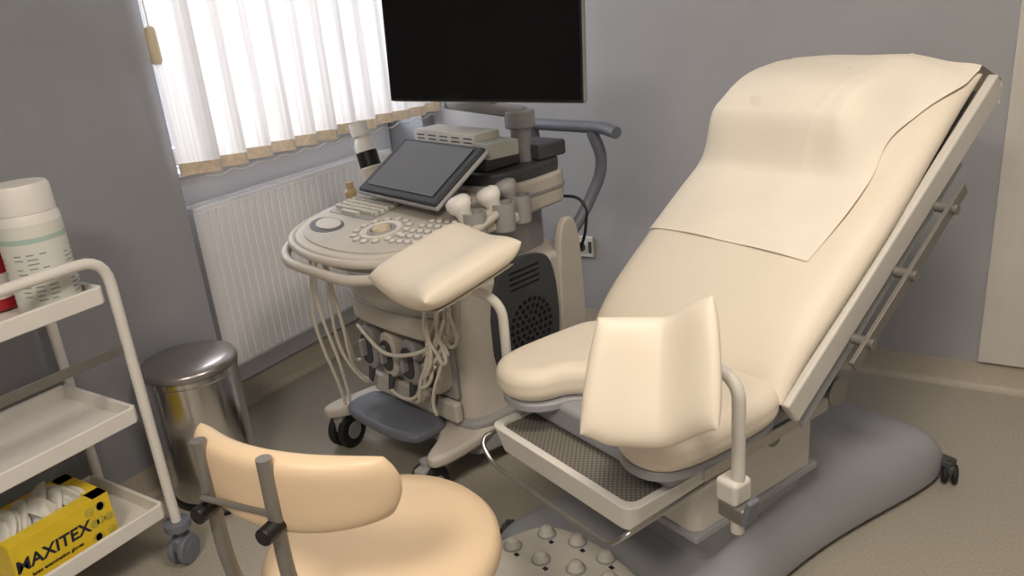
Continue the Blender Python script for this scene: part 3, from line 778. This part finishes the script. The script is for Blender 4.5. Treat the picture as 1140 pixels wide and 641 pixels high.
# leg supports
Kinv = (Matrix.Translation((-0.572, 1.834, 0)) @ Matrix.Rotation(radians(-22), 4, 'Z')).inverted()
def legpad(name, c, w, l, W, L, A, B, h=0.03, taper=0.0, sk=0.0, up_r=0.0, up_l=0.0):
    c = Kinv @ Vector(c); w = (Kinv.to_3x3() @ Vector(w)).normalized(); l = (Kinv.to_3x3() @ Vector(l)).normalized()
    n_ = w.cross(l).normalized()
    def f(u, v):
        up = (u-0.1)
        prof_ = A*up*up if up < 0 else B*(up/0.9)**1.8
        sh = up_r*sst(0.1, 1.0, u) + up_l*sst(0.5, 1.0, -u)*(0.5-0.5*v)
        return c + w*((u*(1-taper*v))*W/2 + sk*v*W/2) + l*(v*L/2 + sh) + n_*(prof_ - 0.01)
    cushion(name, f, h, vinyl_m, K, n=44, m=28, p=6, k=0.09)
    def g(u, v):
        return f(u*0.85, v*0.8) - n_*(h+0.003)
    cushion(name+'_shell', g, 0.006, chairlight_m, K, n=20, p=6, k=0.07)
    return c, n_
ey = Vector((0.375, 0.927, 0)); ex = Vector((0.927, -0.375, 0))
wR = Vector((0.948, 0.319, 0)); lR = Vector((-0.150, 0.445, 0.883))
cR, nR = legpad('leg_pad_right', (-0.497, 1.157, 0.752), wR, lR, 0.222, 0.228, 0.030, 0.085, 0.026, 0.09, 0.05, 0.034, 0.016)
lL = (ey + Vector((0, 0, 0.26))).normalized(); wL = (ex + Vector((0, 0, 0.03))).normalized()
cL, nL = legpad('leg_pad_left', (-1.155, 1.455, 0.800), wL, lL, 0.29, 0.30, 0.025, 0.025, 0.040)
pR = Kinv @ Vector((-0.37, 1.24, 0.45))
rtube('leg_pole_right', [pR, (pR.x, pR.y, 0.725), (pR.x-0.05, pR.y+0.01, 0.745), cR - nR*0.035], 0.05, 0.0125, chairlight_m, K)
box('leg_clamp_right', (pR.x-0.01, pR.y, 0.515), (0.05, 0.05, 0.05), chairlight_m, K, 0.01)
box('leg_clamp_block', (pR.x-0.0, pR.y+0.0, 0.475), (0.06, 0.045, 0.035), bar_m, K, 0.006)
box('leg_clamp_lever', (pR.x+0.035, pR.y-0.01, 0.49), (0.012, 0.03, 0.06), bluegrey_m, K, 0.005, (0, radians(15), 0))
cyl('leg_pole_tip_right', (pR.x, pR.y, 0.425), (pR.x, pR.y, 0.455), 0.0125, chairlight_m, K)
pL = Vector((-0.31, pR.y, 0.45))
rtube('leg_pole_left', [pL, (pL.x, pL.y, 0.70), cL - nL*0.045], 0.05, 0.0125, chairlight_m, K)
box('leg_clamp_left', (pL.x+0.01, pL.y, 0.515), (0.05, 0.05, 0.05), chairlight_m, K, 0.01)

# ------------------------------------------------------------------ lights
def area(name, loc, rot, sx, sy, e, c):
    l = bpy.data.lights.new(name, 'AREA'); l.shape = 'RECTANGLE'; l.size = sx; l.size_y = sy; l.energy = e; l.color = c
    ob = bpy.data.objects.new(name, l); ob.location = loc; ob.rotation_euler = rot; col.objects.link(ob); return ob
for i, (x, y) in enumerate(((0.1, 1.0), (-0.3, -0.7))):
    c = empty('ceiling_light')
    box('housing', (x, y, ZC-0.03), (0.62, 0.62, 0.06), white_m, c, 0.006)
    box('diffuser', (x, y, ZC-0.062), (0.56, 0.56, 0.004), emis('diffuser_%d' % i, (255, 236, 212), 3), c, 0)
    area('ceiling_area_%d' % i, (x, y, ZC-0.07), (0, 0, 0), 0.55, 0.55, 25 if i == 0 else 38, (1.0, 0.89, 0.76))
area('daylight', (-3.1, 2.2, 1.75), (0, radians(-90), 0), 1.6, 1.6, 72, (0.95, 0.97, 1.0))

w = bpy.data.worlds.new('world'); scene.world = w; w.use_nodes = True
w.node_tree.nodes['Background'].inputs[0].default_value = (0.85, 0.9, 1.0, 1)
w.node_tree.nodes['Background'].inputs[1].default_value = 0.9

# ------------------------------------------------------------------ camera
F_ = Vector((-0.52, 0.783, -0.3426)).normalized()
R_ = Vector((0.846, 0.519, -0.0862)); R_ = (R_ - F_*R_.dot(F_)).normalized()
Up = R_.cross(F_)
cam = bpy.data.cameras.new('camera'); co = bpy.data.objects.new('camera', cam); col.objects.link(co)
mw = Matrix(((R_.x, Up.x, -F_.x, 0), (R_.y, Up.y, -F_.y, 0), (R_.z, Up.z, -F_.z, 1.4), (0, 0, 0, 1)))
co.matrix_world = mw
cam.sensor_width = 36; cam.lens = 36*890/1140; cam.clip_start = 0.05
scene.camera = co
scene.view_settings.view_transform = 'Standard'
scene.view_settings.exposure = 0.0
